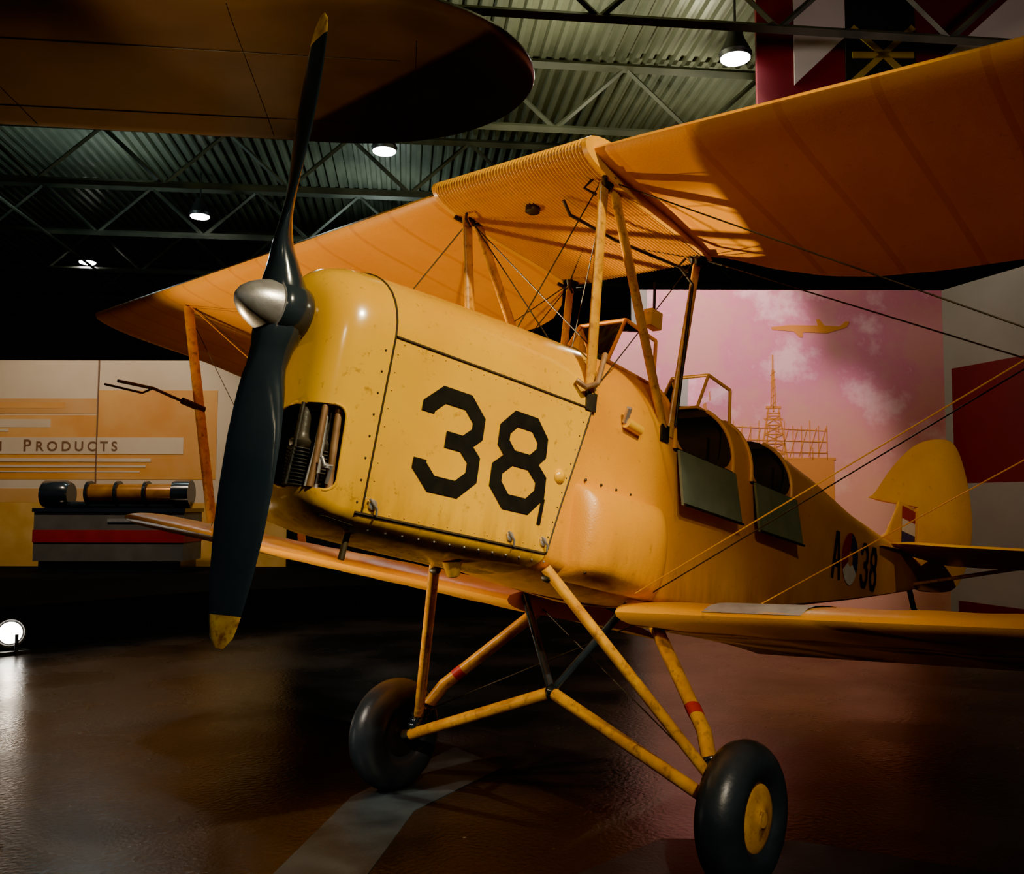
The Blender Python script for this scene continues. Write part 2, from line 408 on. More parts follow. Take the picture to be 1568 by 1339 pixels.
pr.lathe([(-.024,.070),(-.016,.086),(.006,.094),(.06,.096),(.085,.088),(.10,.07)],(.0,0,0),(1,0,0),0,40)
TIPY=mat('prop_tip_yellow',(.62,.36,.01),(.40,.20,.01),18,.35,coat=.3,dirt=.9,dlo=.5,dhi=.65)
pr.make('propeller',[BLK,TIPY],plane,auto=60)
sp=MB();sp.lathe([(-.120,.004),(-.118,.013),(-.105,.032),(-.085,.049),(-.058,.064),(-.03,.075),(-.010,.080),(-.008,.085),(-.002,.085)],(-.010,0,0),(1,0,0),0,48)
sp.make('spinner',[STEEL],plane,auto=50)
# ---- wings
def airfoil(th,n=16):
    P=[]
    for i in range(n+1):
        x=.5*(1+cos(pi*i/n));t=5*th*(.2969*sqrt(x)-.126*x-.3516*x**2+.2843*x**3-.1015*x**4);c=.035*4*x*(1-x)*.9
        P.append((x,c+t))
    for i in range(1,n):
        x=.5*(1-cos(pi*i/n));t=5*th*(.2969*sqrt(x)-.126*x-.3516*x**2+.2843*x**3-.1015*x**4);c=.035*4*x*(1-x)*.9
        P.append((x,c-t))
    return P
def wing(name,sgn,LE,TE,ZL,inc,ys,mats,th=.095,rib=.30,ext=None):
    R=[]
    for y in ys:
        a=LE(y);c=max(TE(y)-a,.01);ph=(y/rib+.5)%1.0;sc=.006*(sin(pi*ph)**2)
        r=[]
        for x,z in airfoil(th*(min(1,c/1.0)**.6)):
            xx=a+c*x
            k=sin(pi*min(1,max(0,x)))**.5 if 0<x<1 else 0
            zz=ZL(y)+c*z-inc*c*x-(sc*k if z>0.02 else -sc*k)
            r.append((xx,sgn*y,zz))
        R.append(r)
    m=MB();m.loft(R);return m.make(name,mats,plane,auto=50)
def yy(a,b,tip):
    L=list(np.arange(a,b,.05))+list(b+(tip-b)*np.sin(np.linspace(0,pi/2,14)));return L
def uLE(y):
    b=.95+.108*(y-.374)
    return b if y<4.30 else b+1.15*((y-4.30)/.36)**1.8
def uTE(y):
    b=float(np.interp(y,[.37,.45,.57,.75,.93,1.2],[1.84,1.90,2.06,2.22,2.31,2.37]))
    if y>1.2:b=2.37+.108*(y-1.2)
    if y>4.4:b-=.18*((y-4.4)/.26)**3
    return b
uZ=lambda y:.883+.036*(y-.374)
for s,nm in ((1,'starboard'),(-1,'port')):
    wing('upper_wing_'+nm,s,uLE,uTE,uZ,.075,yy(.385,4.3,4.66),[FABU])
def lLE(y):
    b=1.53+.067*(y-.3);return b if y<4.1 else b+1.1*((y-4.1)/.38)**1.8
def lTE(y):
    b=2.80+.067*(y-.3)
    return b-(.2*((y-4.2)/.28)**3 if y>4.2 else 0)
lZs=lambda y:-.722+.090*(y-.33)
lZp=lambda y:-.735+.046*(y-.33)
wing('lower_wing_starboard',1,lLE,lTE,lZs,.075,yy(.27,4.1,4.48),[FABW])
wing('lower_wing_port',-1,lLE,lTE,lZp,.075,yy(.27,4.1,4.48),[FABW])
wk=MB();V=[]
def ltop(x,y):
    a=lLE(y);c=lTE(y)-a;u=(x-a)/c;t=5*.095*(.2969*sqrt(u)-.126*u-.3516*u**2+.2843*u**3-.1015*u**4)
    return lZp(y)+c*(.035*4*u*(1-u)*.9+t)-.075*c*u
def grid(mb,x0f,nx,ys,off,m=0):
    V=[];F=[]
    for i,y in enumerate(ys):
        for j in range(nx+1):
            u=j/nx;x=lLE(y)+.004+x0f*u;V.append((x,-y,ltop(x,y)+off))
    for i in range(len(ys)-1):
        for j in range(nx):F.append((i*(nx+1)+j,i*(nx+1)+j+1,(i+1)*(nx+1)+j+1,(i+1)*(nx+1)+j))
    mb.add(V,F,m)
grid(wk,1.0,16,list(np.linspace(.62,.98,8)),.004)
wk.make('wing_walkway_pad',[GRYP],plane)
# centre section fuel tank, corrugated skin
tk=MB();R=[];NC=50
for i in range(NC*4+1):
    y=-.372+.744*i/(NC*4);w=.0045*(1 if (i%4) in (1,2) else -1)
    r=[];a=.905;c=1.86-a
    AF=airfoil(.145,18)
    for k,(x,z) in enumerate(AF):
        k0=AF[k-1];k1=AF[(k+1)%len(AF)];tx,tz=k1[0]-k0[0],k1[1]-k0[1];l=hypot(tx,tz) or 1
        nx,nz=-tz/l,tx/l
        if k==0:nx=nz=0
        r.append((a+c*x-nx*w,y,.885+c*z*1.05-.085*c*x-nz*w))
    R.append(r)
tk.loft(R);tk.make('fuel_tank',[TANKM],plane,auto=80)
te=MB()
for y in (-.378,.378):
    AF=airfoil(.150,18);te.loft([[(.898+.97*x,y+d,.885+.97*z*1.05-.082*x) for x,z in AF] for d in (-.010,.010)])
te.lathe([(0,.03),(.05,.028),(.06,.01)],(1.25,0,1.0),(0,0,1),0,20)
te.tube([(1.1,-.15,.80),(1.15,-.15,.76),(1.4,-.2,.745),(1.70,-.33,.72),(1.76,-.36,.66),(1.78,-.32,.05)],.007,1)
te.lathe([(0,.03),(.03,.03),(.04,.012)],(1.12,.02,.825),(0,0,-1),1,16)
te.make('tank_end_ribs_and_fuel_line',[TANKM,DARK],plane)
# ---- struts
st=MB()
for s in (1,-1):
    st.tube([(1.08,s*.35,.85),(1.20,s*.292,.02)],.026,0,14,flat=.55)
    st.tube([(1.13,s*.35,.85),(1.72,s*.298,.03)],.026,0,14,flat=.55)
    st.tube([(1.82,s*.34,.80),(1.77,s*.300,.0)],.024,0,14,flat=.55)
    for p in ((1.10,s*.35,.835),(1.82,s*.34,.80)):
        st.lathe([(-.03,.022),(0,.04),(.03,.03)],p,(0,0,1),1,14)
        st.tube([(p[0]-.06,p[1]+.03*s,p[2]-.02),(p[0],p[1],p[2]-.035),(p[0]+.07,p[1]-.03*s,p[2]-.01)],.009,1)
        st.tube([(p[0]-.05,p[1]-.03*s,p[2]-.01),(p[0]-.07,p[1]-.05*s,p[2]-.05),(p[0]-.02,p[1]-.03*s,p[2]-.06)],.006,1)
    for p in ((1.20,s*.295,.02),(1.72,s*.30,.02)):
        st.box((p[0]-.03,p[1]-.012,p[2]-.05),(p[0]+.03,p[1]+.012,p[2]+.02),1)
    zb=0 if s>0 else -.12
    st.tube([(1.42,s*3.1,.93),(1.82,s*3.04,-.40+zb)],.036,0,14,flat=.42)
    st.tube([(2.17,s*3.1,.89),(2.55,s*3.04,-.44+zb)],.034,0,14,flat=.42)
    st.tube([(1.78,s*.28,-.74),(1.60,s*.64,-1.12),(1.56,s*.695,-1.23)],.034,0,16,flat=.7)
    st.tube([(1.56,s*.69,-1.20),(1.545,s*.735,-1.32)],.030,2,16)
    for k in range(6):st.lathe([(0,.036),(.006,.038),(.012,.036)],(1.56-.003*k,s*(.690+.0085*k),-1.20-.02*k),(-.1,s*.4,-1),2,16)
    st.tube([(1.075,s*.27,-.625),(1.545,s*.715,-1.27)],.023,0,14,flat=.8)
    st.tube([(1.54,0,-1.07),(1.535,s*.74,-1.345)],.024,0,14)
    st.tube([(1.535,s*.66,-1.32),(1.533,s*.80,-1.355)],.020,3,14)
    st.tube([(1.54,0,-1.07),(1.63,s*.26,-.70)],.016,2,12)
    st.lathe([(-.02,.02),(0,.034),(.02,.02)],(1.54,0,-1.07),(0,1,0),2,16)
    st.lathe([(-.018,.014),(0,.020),(.018,.014)],(1.085,s*.275,-.655),(0,1,0),1,16)
    p0=Vector((1.78,s*.28,-.74));p1=Vector((1.60,s*.64,-1.12))
    a=p0.lerp(p1,.80);b=p0.lerp(p1,.88);st.tube([a,b],.0355,4,16,flat=.72)
st.make('struts_and_undercarriage',[STRUT,DARK,BLK,STEEL,RED],plane)
pi_=MB();pi_.tube([(1.60,3.07,.30),(1.28,3.07,.345),(1.05,3.07,.33)],.010,0);pi_.tube([(1.28,3.09,.345),(1.24,3.12,.31),(1.0,3.12,.30)],.007,0)
pi_.tube([(1.64,3.07,.30),(1.48,3.07,.32)],.022,0)
pi_.make('pitot_head',[DARK],plane)
# ---- wires
wr=MB()
def wire(a,b,r=.0026,m=0):wr.tube([a,b],r,m,6)
for s in (1,-1):
    wire((1.55,s*.34,-.66),(1.42,s*3.08,.93),.0026,1);wire((1.64,s*.34,-.66),(1.46,s*3.08,.93))
    wire((2.35,s*.34,-.70),(2.17,s*3.08,.88),.0026,1)
    wire((1.83,s*.36,.80),(1.84,s*3.02,-.42),.003,0);wire((1.12,s*.37,.83),(1.86,s*3.02,-.42),.003,0)
    wire((1.42,s*3.1,.90),(2.55,s*3.04,-.44));wire((2.17,s*3.1,.86),(1.82,s*3.04,-.42))
    wire((1.10,s*.35,.82),(1.75,-s*.29,.05));wire((1.80,s*.33,.78),(1.22,s*.29,.05));wire((1.08,s*.34,.83),(1.19,-s*.28,.03))
    wire((1.12,s*.35,.83),(1.80,-s*.33,.80));wire((1.78,s*.28,-.74),(1.53,-s*.7,-1.25),.003)
wr.make('bracing_wires',[DARK,FABW],plane)
# ---- landing wheels
HUBY=mat('wheel_hub_yellow',(.70,.33,.004),(.45,.19,.004),14,.35,dirt=.8,dlo=.54,dhi=.68)
for s,nm in ((1,'starboard'),(-1,'port')):
    w=MB();R0=.242;r=.078
    prof=[]
    for i in range(25):
        a=radians(-140+280*i/24);prof.append((sin(a)*r*1.0,R0-r+cos(a)*r))
    w.lathe(prof,(1.533,s*.836,-1.356),(0,s,0),0,64)
    w.lathe([(-.055,.02),(-.055,.075),(-.045,.11),(-.04,.128),(.03,.132),(.052,.118),(.060,.09),(.064,.06),(.070,.03),(.076,.026),(.078,0)],(1.533,s*.836,-1.356),(0,s,0),1,48,ms=[2,2,2,2,2,1,1,1,1,1])
    w.make('landing_wheel_'+nm,[RUB,HUBY,DARK],plane,auto=50)
# ---- tail
def flat_surf(outline,t,tr,m,name):
    mb=MB();n=len(outline);c=(sum(p[0] for p in outline)/n,sum(p[1] for p in outline)/n)
    ins=[(c[0]+(a-c[0])*.86,c[1]+(b-c[1])*.86) for a,b in outline]
    V=[tr(a,b,0) for a,b in outline]+[tr(a,b,t) for a,b in ins]+[tr(a,b,-t) for a,b in ins]
    F=[(i,(i+1)%n,n+(i+1)%n,n+i) for i in range(n)]+[((i+1)%n,i,2*n+i,2*n+(i+1)%n) for i in range(n)]+[tuple(range(n,2*n)),tuple(range(2*n,3*n))[::-1]]
    mb.add(V,F);return mb.make(name,[m],plane,auto=60)
def smooth_poly(P,k=6):
    out=[];n=len(P)
    for i in range(n):
        p0,p1,p2,p3=[Vector(P[(i+j)%n]) for j in (-1,0,1,2)]
        for q in range(k):
            t_=q/k;out.append(tuple(.5*((2*p1)+(-p0+p2)*t_+(2*p0-5*p1+4*p2-p3)*t_*t_+(-p0+3*p1-3*p2+p3)*t_**3)))
    return out
HX=5.95;RD=radians(30)
rud=smooth_poly([(-.42,.42),(-.38,.47),(-.20,.72),(.02,.92),(.28,1.00),(.42,.94),(.53,.68),(.58,.38),(.55,.08),(.42,-.16),(.20,-.22),(.0,-.20),(0,.0),(0,.38),(-.03,.42)],5)
def trR(a,b,s):
    return (HX+a*cos(RD)+s*sin(RD),-a*sin(RD)+s*cos(RD),b)
flat_surf(rud,.018,trR,FABW,'rudder')
fin=[(-.85,.02),(-.62,.12),(-.38,.36),(-.35,.41),(-.02,.40),(-.02,-.02)]
flat_surf(fin,.018,lambda a,b,s:(HX+a,s,b),FABW,'tail_fin')
fl=MB()
for k,m in enumerate((0,1,2)):
    z1=.37-k*.095;fl.add([(HX-.34,-.021,z1-.095),(HX-.03,-.021,z1-.095),(HX-.03,-.021,z1),(HX-.34,-.021,z1)],[(0,1,2,3)],m)
fl.make('fin_flash',[RED,WHT,BLU],plane,smooth=False)
tp=smooth_poly([(-.75,.05),(-.70,.5),(-.55,1.1),(-.35,1.42),(-.05,1.5),(.25,1.45),(.42,1.2),(.42,.7),(.36,.3),(.2,.08)],5)
for s,nm in ((1,'starboard'),(-1,'port')):
    flat_surf(tp,.025,lambda a,b,q,s=s:(HX+a-.1,s*b,.01+q),FABW,'tailplane_'+nm)
ts=MB()
for s in (1,-1):
    ts.tube([(5.75,s*.06,-.20),(5.75,s*.95,-.01)],.014,0);ts.tube([(5.45,s*.10,.02),(5.1,s*.16,-.02),(4.7,s*.17,-.05)],.02,0,flat=.2,flatdir=(0,1,0))
ts.tube([(5.85,0,-.18),(6.0,0,-.36),(6.12,0,-.40)],.02,1)
ts.tube([(4.35,.03,.11),(HX,0,.0)],.004,1)
ts.make('tail_struts_and_skid',[STRUT,DARK],plane)
ft=MB()
ft.tube([(1.10,-.30,.06),(1.13,-.325,.04),(1.19,-.33,.07),(1.22,-.325,.16),(1.25,-.31,.20)],.011,0)
ft.box((1.50,-.34,.40),(1.58,-.30,.47),1);ft.tube([(1.54,-.325,.44),(1.50,-.34,.58)],.006,2)
ft.lathe([(0,.022),(.10,.022),(.11,.01)],(1.42,-.315,-.02),(1,0,-.1),1,16);ft.tube([(1.42,-.31,-.02),(1.40,-.34,.03)],.012,3)
ft.make('venturi_and_handles',[COPP,YEL,DARK,STEEL],plane)

# ------------------------------------------------------------------ building
YAW=radians(40.07);F2=Vector((cos(YAW),sin(YAW),0));R2=Vector((sin(YAW),-cos(YAW),0));O2=Vector((-1.62,-2.28,0))
def frame(depth,u=0,rot=0):
    """wall-local frame: x = along wall (to the right), y = up, z = out of the wall into the hall"""
    r=Matrix.Rotation(rot,3,'Z')@R2;f=Matrix.Rotation(rot,3,'Z')@F2
    o=O2+F2*depth+R2*u
    return Matrix(((r.x,0,-f.x,o.x),(r.y,0,-f.y,o.y),(0,1,0,0),(0,0,0,1)))
FLOORM=mat('polished_dark_floor',(.014,.012,.012),(.036,.023,.019),1.1,.18,bump=.22,bscale=45,r2=.36,spec=.36,detail=10)
nt=FLOORM.node_tree;b=nt.nodes['Principled BSDF']
v=nt.nodes.new('ShaderNodeTexVoronoi');v.inputs['Scale'].default_value=5.5;tcn=[n for n in nt.nodes if n.type=='TEX_COORD'][0];nt.links.new(tcn.outputs['Object'],v.inputs['Vector'])
rp_=nt.nodes.new('ShaderNodeValToRGB');rp_.color_ramp.elements[0].position=.0;rp_.color_ramp.elements[1].position=.055;rp_.color_ramp.elements[0].color=(.8,.8,.8,1);rp_.color_ramp.elements[1].color=(0,0,0,1)
nt.links.new(v.outputs['Distance'],rp_.inputs[0]);src=b.inputs['Base Color'].links[0].from_socket
mx=nt.nodes.new('ShaderNodeMixRGB');mx.inputs[2].default_value=(.40,.32,.26,1);nt.links.new(rp_.outputs[0],mx.inputs[0]);nt.links.new(src,mx.inputs[1]);nt.links.new(mx.outputs[0],b.inputs['Base Color'])
obj('floor',[(-14,-14,0),(26,-14,0),(26,30,0),(-14,30,0)],[(0,1,2,3)],FLOORM)
POOLM=mat('floor_light_pool',(.036,.048,.062),(.018,.025,.034),5,.45,bump=.12,bscale=60,spec=.4)  # cool pools of light on the floor, painted as thin slate-grey patches
def light_pool(pts,z=.004):
    n=len(pts);obj('light_pool_patch',[(x,y,.0005) for x,y in pts]+[(x,y,z) for x,y in pts],[tuple(range(n))[::-1],tuple(range(n,2*n))]+[(i,(i+1)%n,(i+1)%n+n,i+n) for i in range(n)],POOLM)
light_pool([(1.08,.89),(1.965,1.117),(1.844,.686),(1.131,.554),(.494,.152),(-.3,-.35),(-.6,-.15)])
light_pool([(1.514,-.389),(1.82,-.785),(2.004,-1.553),(2.0,-2.2),(.9,-1.6),(.75,-.32)])
DW=mat('dark_wall_paint',(.010,.020,.034),(.016,.026,.042),2,.8)
def panel(name,M,polys,mats,th=.03,parent=None):
    """polys: list of (points2d, matindex, lift)"""
    mb=MB()
    for P,m,l in polys:
        n=len(P);V=[(a,b,l) for a,b in P]+[(a,b,l-th) for a,b in P]
        mb.add(V,[tuple(range(n)),tuple(range(n,2*n))[::-1]]+[(i,(i+1)%n,(i+1)%n+n,i+n) for i in range(n)],m)
    o=mb.make(name,mats,parent,smooth=False);
    if M is not None:o.matrix_world=M
    return o
def rect(a,b,c,d):return [(a,c),(b,c),(b,d),(a,d)]
panel('wall_back',frame(24.5),[(rect(-26,22,0,6.4),0,0)],[DW],.1)
pf=[(-9.0,6.9),(-4.6,7.95),(-4.2,8.3),(-3.25,9.5),(-1.63,10.35),(0.0,10.5),(1.28,10.35)]
pts=[O2+F2*d+R2*u for u,d in pf]+[O2+F2*13.22+R2*1.28,O2+F2*13.22+R2*-9.0]
PLM=mat('platform_black',(.006,.006,.006),(.010,.009,.009),3,.9,spec=.08)
n=len(pts);obj('exhibit_platform',[(p.x,p.y,0) for p in pts]+[(p.x,p.y,.355) for p in pts],[tuple(range(n))[::-1],tuple(range(n,2*n))]+[(i,(i+1)%n,(i+1)%n+n,i+n) for i in range(n)],PLM)
CRM=mat('banner_cream',(.62,.50,.38),(.52,.39,.27),.8,.7)
ORG=mat('banner_orange',(.60,.24,.04),(.66,.34,.10),1.5,.7)
ORG2=mat('banner_gold',(.54,.27,.05),(.68,.40,.13),2.2,.7)
LOR=mat('banner_light_orange',(.60,.33,.13),(.54,.26,.07),1.5,.7)
TXT=mat('banner_brown_ink',(.16,.08,.05),None,1,.7)
WL=panel('wall_left',frame(13.3),[(rect(-9.2,-3.2,0,3.29),0,0),
 (rect(-9.2,-5.95,2.52,2.74),3,.004),(rect(-9.2,-6.4,2.60,2.68),1,.006),(rect(-9.2,-4.25,1.58,2.50),1,.004),(rect(-5.92,-4.22,1.58,2.86),1,.006),
 (rect(-8.3,-6.6,2.32,2.44),0,.008),(rect(-7.9,-7.2,2.26,2.30),0,.008),
 (rect(-9.2,-3.2,.0,1.25),2,.004),(rect(-9.2,-6.0,1.25,1.45),3,.005),
 (rect(-9.2,-4.69,1.94,2.18),0,.012),(rect(-9.2,-5.15,1.83,1.88),0,.012),(rect(-9.2,-5.22,1.75,1.785),0,.012),(rect(-9.2,-5.3,1.68,1.70),0,.012),
 (rect(-5.94,-5.92,0,3.29),4,.014)],[CRM,ORG,ORG2,LOR,TXT],.03)
def text(s,M,loc,size,m,parent,sp=1.0):
    cu=bpy.data.curves.new('t','FONT');cu.body=s;cu.size=size;cu.space_character=sp;cu.extrude=.002;cu.offset=.003;cu.materials.append(m)
    o=bpy.data.objects.new('banner_lettering',cu);C.objects.link(o);o.parent=parent;o.location=loc;return o
text('N',None,(-7.42,1.99,.016),.19,TXT,WL,1.42);text('P',None,(-6.98,1.985,.016),.235,TXT,WL,1.42);text('RODUCTS',None,(-6.80,1.99,.016),.19,TXT,WL,1.5)
def pinkmat():
    m=mat('mural_pink',(.55,.20,.26),None,1,.65);nt=m.node_tree;N=nt.nodes;L=nt.links;b=N['Principled BSDF']
    tc=[n for n in N if n.type=='TEX_COORD'][0]
    a=N.new('ShaderNodeTexNoise');a.inputs['Scale'].default_value=1.1;a.inputs['Detail'].default_value=10;a.inputs['Roughness'].default_value=.65;L.new(tc.outputs['Object'],a.inputs['Vector'])
    r=N.new('ShaderNodeValToRGB');e=r.color_ramp.elements;e[0].position=.40;e[0].color=(.64,.27,.27,1);e[1].position=.52;e[1].color=(.64,.20,.30,1)
    x=e.new(.62);x.color=(.80,.44,.50,1);L.new(a.outputs[0],r.inputs[0])
    g=N.new('ShaderNodeSeparateXYZ');L.new(tc.outputs['Object'],g.inputs[0])
    mr=N.new('ShaderNodeMapRange');mr.inputs[1].default_value=2.8;mr.inputs[2].default_value=1.5;L.new(g.outputs['Y'],mr.inputs[0])
    mxx=N.new('ShaderNodeMixRGB');mxx.inputs[2].default_value=(.76,.36,.16,1);ml=N.new('ShaderNodeMath');ml.operation='MULTIPLY';ml.inputs[1].default_value=.7;L.new(mr.outputs[0],ml.inputs[0]);L.new(ml.outputs[0],mxx.inputs[0]);L.new(r.outputs[0],mxx.inputs[1]);L.new(mxx.outputs[0],b.inputs['Base Color'])
    return m
PNK=pinkmat();GRW=mat('panel_grey',(.27,.235,.215),(.22,.195,.18),1,.7);CRG=mat('panel_warm_white',(.48,.42,.38),(.40,.35,.32),1,.7);MAR=mat('checker_maroon',(.13,.007,.014),(.10,.006,.011),1,.6)
MOR=mat('mural_orange_ink',(.58,.21,.03),None,1,.7)
pol=[(rect(1.61,5.13,.0,3.81),0,0),(rect(1.42,1.61,0,3.81),1,0)]
pol.append(([(3.08,3.36),(3.10,3.33),(3.35,3.31),(3.42,3.24),(3.46,3.24),(3.46,3.30),(3.75,3.29),(3.98,3.36),(4.02,3.43),(3.97,3.43),(3.90,3.37),(3.72,3.38),(3.66,3.46),(3.62,3.46),(3.64,3.38),(3.3,3.385)],2,.006))
tu=3.095
def bar(a,b,w):
    a=Vector(a);b=Vector(b);d=(b-a).normalized();nn=Vector((-d.y,d.x))*w/2
    pol.append(([tuple(a-nn),tuple(b-nn),tuple(b+nn),tuple(a+nn)],2,.006))
bar((tu,2.35),(tu,3.03),.018)
bar((tu-.03,2.4),(tu-.01,2.85),.012);bar((tu+.03,2.4),(tu+.01,2.85),.012)
for k in range(5):bar((tu-.03,2.42+k*.09),(tu+.03,2.47+k*.09),.008)
bar((tu-.09,2.40),(tu+.09,2.40),.03);bar((tu-.11,2.26),(tu+.11,2.26),.02);bar((tu-.08,2.33),(tu+.08,2.33),.015)
bar((tu-.06,2.38),(tu-.16,1.77),.018);bar((tu+.06,2.38),(tu+.16,1.77),.018)
for k in range(5):
    w0=.07+.02*k;z=2.30-k*.11;bar((tu-w0,z),(tu+w0+.02,z-.11),.01);bar((tu+w0,z),(tu-w0-.02,z-.11),.01);bar((tu-w0,z),(tu+w0,z),.01)
for k in range(12):
    u=2.62+k*.10;bar((u,1.80),(u,2.18+.06*(k%3==0)),.010)
bar((2.60,2.17),(3.72,2.12),.010);bar((2.60,2.02),(3.72,1.99),.010);bar((2.60,1.88),(3.72,1.86),.010)
for k in range(10):bar((2.62+k*.11,1.82),(2.72+k*.11,2.15),.008)
pol.append((rect(3.22,3.80,1.30,1.78),2,.006));pol.append((rect(2.7,3.3,1.2,1.55),2,.006));bar((3.2,1.79),(3.82,1.79),.03);bar((3.55,1.78),(3.55,1.92),.012);bar((3.72,1.78),(3.72,1.88),.012)
panel('wall_right',frame(11),pol,[PNK,GRW,MOR],.06)
rot=-atan2(1.07,.32)
M=frame(11,5.13,rot)
pol=[]
cells=[(-.0,.12),(.12,1.47),(1.47,2.82),(2.82,4.5)];rows=[(0,.15),(.15,1.5),(1.5,2.85),(2.85,3.81)]
for i,(a,b_) in enumerate(cells):
    for j,(c,d) in enumerate(rows):pol.append((rect(a,b_,c,d),1 if ((i+j)%2==1 and i>0) else 0,0))
panel('wall_side',M,pol,[GRW,MAR],.06)
BLKW=mat('opening_black',(.008,.008,.008),None,1,.8);YB=mat('yellow_steel',(.30,.21,.04),(.22,.15,.04),6,.5)
pol=[([(2.38,4.3),(7.2,4.3),(7.2,6.2),(2.38,6.2)],0,-.02),
 ([(2.74,5.33),(3.24,5.81),(3.24,6.2),(2.74,6.2)],1,0),([(2.74,4.3),(3.24,4.3),(3.24,4.95),(2.74,5.1)],1,0),
 (rect(3.24,3.92,4.3,6.2),2,.004),
 ([(3.92,5.35),(4.85,6.2),(7.2,6.2),(7.2,5.0),(3.92,4.3)],1,0)]
for a,b_ in (((3.3,5.9),(3.9,5.35)),((3.3,5.35),(3.9,5.9)),((3.3,5.62),(3.9,5.62))):
    a=Vector(a);b_=Vector(b_);d=(b_-a).normalized();nn=Vector((-d.y,d.x))*.03;pol.append(([tuple(a-nn),tuple(b_-nn),tuple(b_+nn),tuple(a+nn)],3,.02))
panel('wall_upper',frame(8.8),pol,[MAR,CRG,BLKW,YB],.06)
# ---- corrugated ceiling
YC=radians(46.5);FC=Vector((cos(YC),sin(YC),0));RC=Vector((sin(YC),-cos(YC),0))
CEIL=mat('corrugated_steel_ceiling',(.22,.23,.165),(.13,.14,.11),1.2,.38,metal=.3)
V=[];F=[];per=.15;u=-17.0;ZC=6.25;prof=[(0,0),(.05,0),(.07,.05),(.13,.05)]
while u<17:
    for du,dz in prof:
        for d in (-3,27):
            p=O2+RC*(u+du)+FC*d;V.append((p.x,p.y,ZC+dz))
    u+=per
for i in range(len(V)//2-1):F.append((2*i,2*i+1,2*i+3,2*i+2))
obj('ceiling',V,F,CEIL)
TRS=mat('truss_steel',(.10,.105,.08),(.06,.065,.055),3,.45,metal=.2)
tr=MB()
def P3(u,d,z):p=O2+RC*u+FC*d;return (p.x,p.y,z)
for d in (5.2,7.6,10.0,12.4,14.8,17.2,19.6,22):
    tr.tube([P3(-16,d,5.42),P3(16,d,5.42)],.045,0,4);tr.tube([P3(-16,d,6.16),P3(16,d,6.16)],.055,0,4)
    k=-16.0
    while k<16:
        tr.tube([P3(k,d,5.42),P3(k+.8,d,6.16)],.028,0,4);tr.tube([P3(k+.8,d,6.16),P3(k+1.6,d,5.42)],.028,0,4);k+=1.6
for k in (-9,-5.5,9):tr.tube([P3(k,2,5.36),P3(k,24,5.36)],.025,0,6)
tr.make('roof_truss',[TRS],smooth=False)
# ---- other aircraft's wing hanging overhead
OW=mat('overhead_wing_skin',(.105,.064,.046),(.055,.036,.029),1.4,.34,bump=.06,bscale=14,metal=.1,coat=.25)
sd=Vector((.73,-.68,0)).normalized();cd=Vector((.68,.73,0)).normalized();o0=Vector((3.01,3.74,4.2))
ow=MB();R=[]
def edges(s):
    if s<.2:return 0.0+.02*s,-2.40
    q=min(1,(s-.2)/(1.63-.2));return 0-1.25*(1-sqrt(max(0,1-q**2.1))),-2.40+1.15*(1-sqrt(max(0,1-q**2.3)))
ss=list(np.linspace(-7,.2,24))+list(.2+1.43*np.sin(np.linspace(.05,pi/2,18)))
for s in ss:
    a,b_=edges(s);c=max(a-b_,.02);r=[]
    for x,z in airfoil(.11,14):
        p=o0+sd*s+cd*(b_+c*x);r.append((p.x,p.y,4.2+c*z*.8))
    R.append(r)
ow.loft(R,0)
def us(s,c,z=-.02):
    p=o0+sd*s+cd*c;a,b_=edges(s);ch=a-b_;x=(c-b_)/ch;t_=5*.11*(.2969*sqrt(x)-.126*x-.3516*x**2+.2843*x**3-.1015*x**4);return (p.x,p.y,4.2+ch*.8*(.035*4*x*(1-x)*.9-t_)-.001)
for c0 in (-.45,-1.6):
    ow.tube([us(s,c0) for s in np.linspace(-6.5,.9 if c0==-.45 else .7,30)],.004,1,6)
for s0 in (-4,-2.1,-.3,.8):
    ow.tube([us(s0,c) for c in np.linspace(-.1 if s0<.5 else -.5,-2.2 if s0<.5 else -1.9,16)],.0025,1,6)
for s0 in (-3,0):
    for c0 in (-.7,-1.7):
        p=o0+sd*s0+cd*c0;ow.tube([(p.x,p.y,4.25),(p.x,p.y,6.2)],.006,1,6)
ow.make('suspended_aircraft_wing',[OW,DARK],auto=60)
# ---- ceiling lamps
LE=mat('lamp_lens',(1,1,1),None,1,.3,emit=(1,.95,.90),es=70);LH=mat('lamp_housing',(.02,.02,.02),None,1,.5)
LEF=mat('floor_lamp_lens',(1,1,1),None,1,.3,emit=(1,.92,.80),es=34)
for k,(x,y,z,e) in enumerate(((6.45,1.7,5.57,1),(5.9,6.1,5.57,1),(5.9,10.2,5.57,1),(6.1,14.2,5.57,1))):
    m=MB();m.lathe([(0,.14),(-.02,.14),(-.03,.13)],(0,0,0),(0,0,1),1,28)
    m.lathe([(-.025,.145),(.02,.16),(.06,.14),(.16,.09),(.24,.07),(.26,.02)],(0,0,.015),(0,0,1),0,28);m.tube([(0,0,.2),(0,0,.66)],.012,0)
    o=m.make('ceiling_lamp',[LH,LE]);o.location=(x,y,z)
    l=bpy.data.lights.new('lamp_light','SPOT');l.energy=130;l.spot_size=radians(110);l.spot_blend=.6;l.color=(1,.86,.7);l.shadow_soft_size=.12
    lo=bpy.data.objects.new('lamp_light',l);C.objects.link(lo);lo.parent=o;lo.location=(0,0,-.08)
def lookat(o,t):
    d=Vector(t)-o.location;o.rotation_euler=d.to_track_quat('-Z','Y').to_euler()
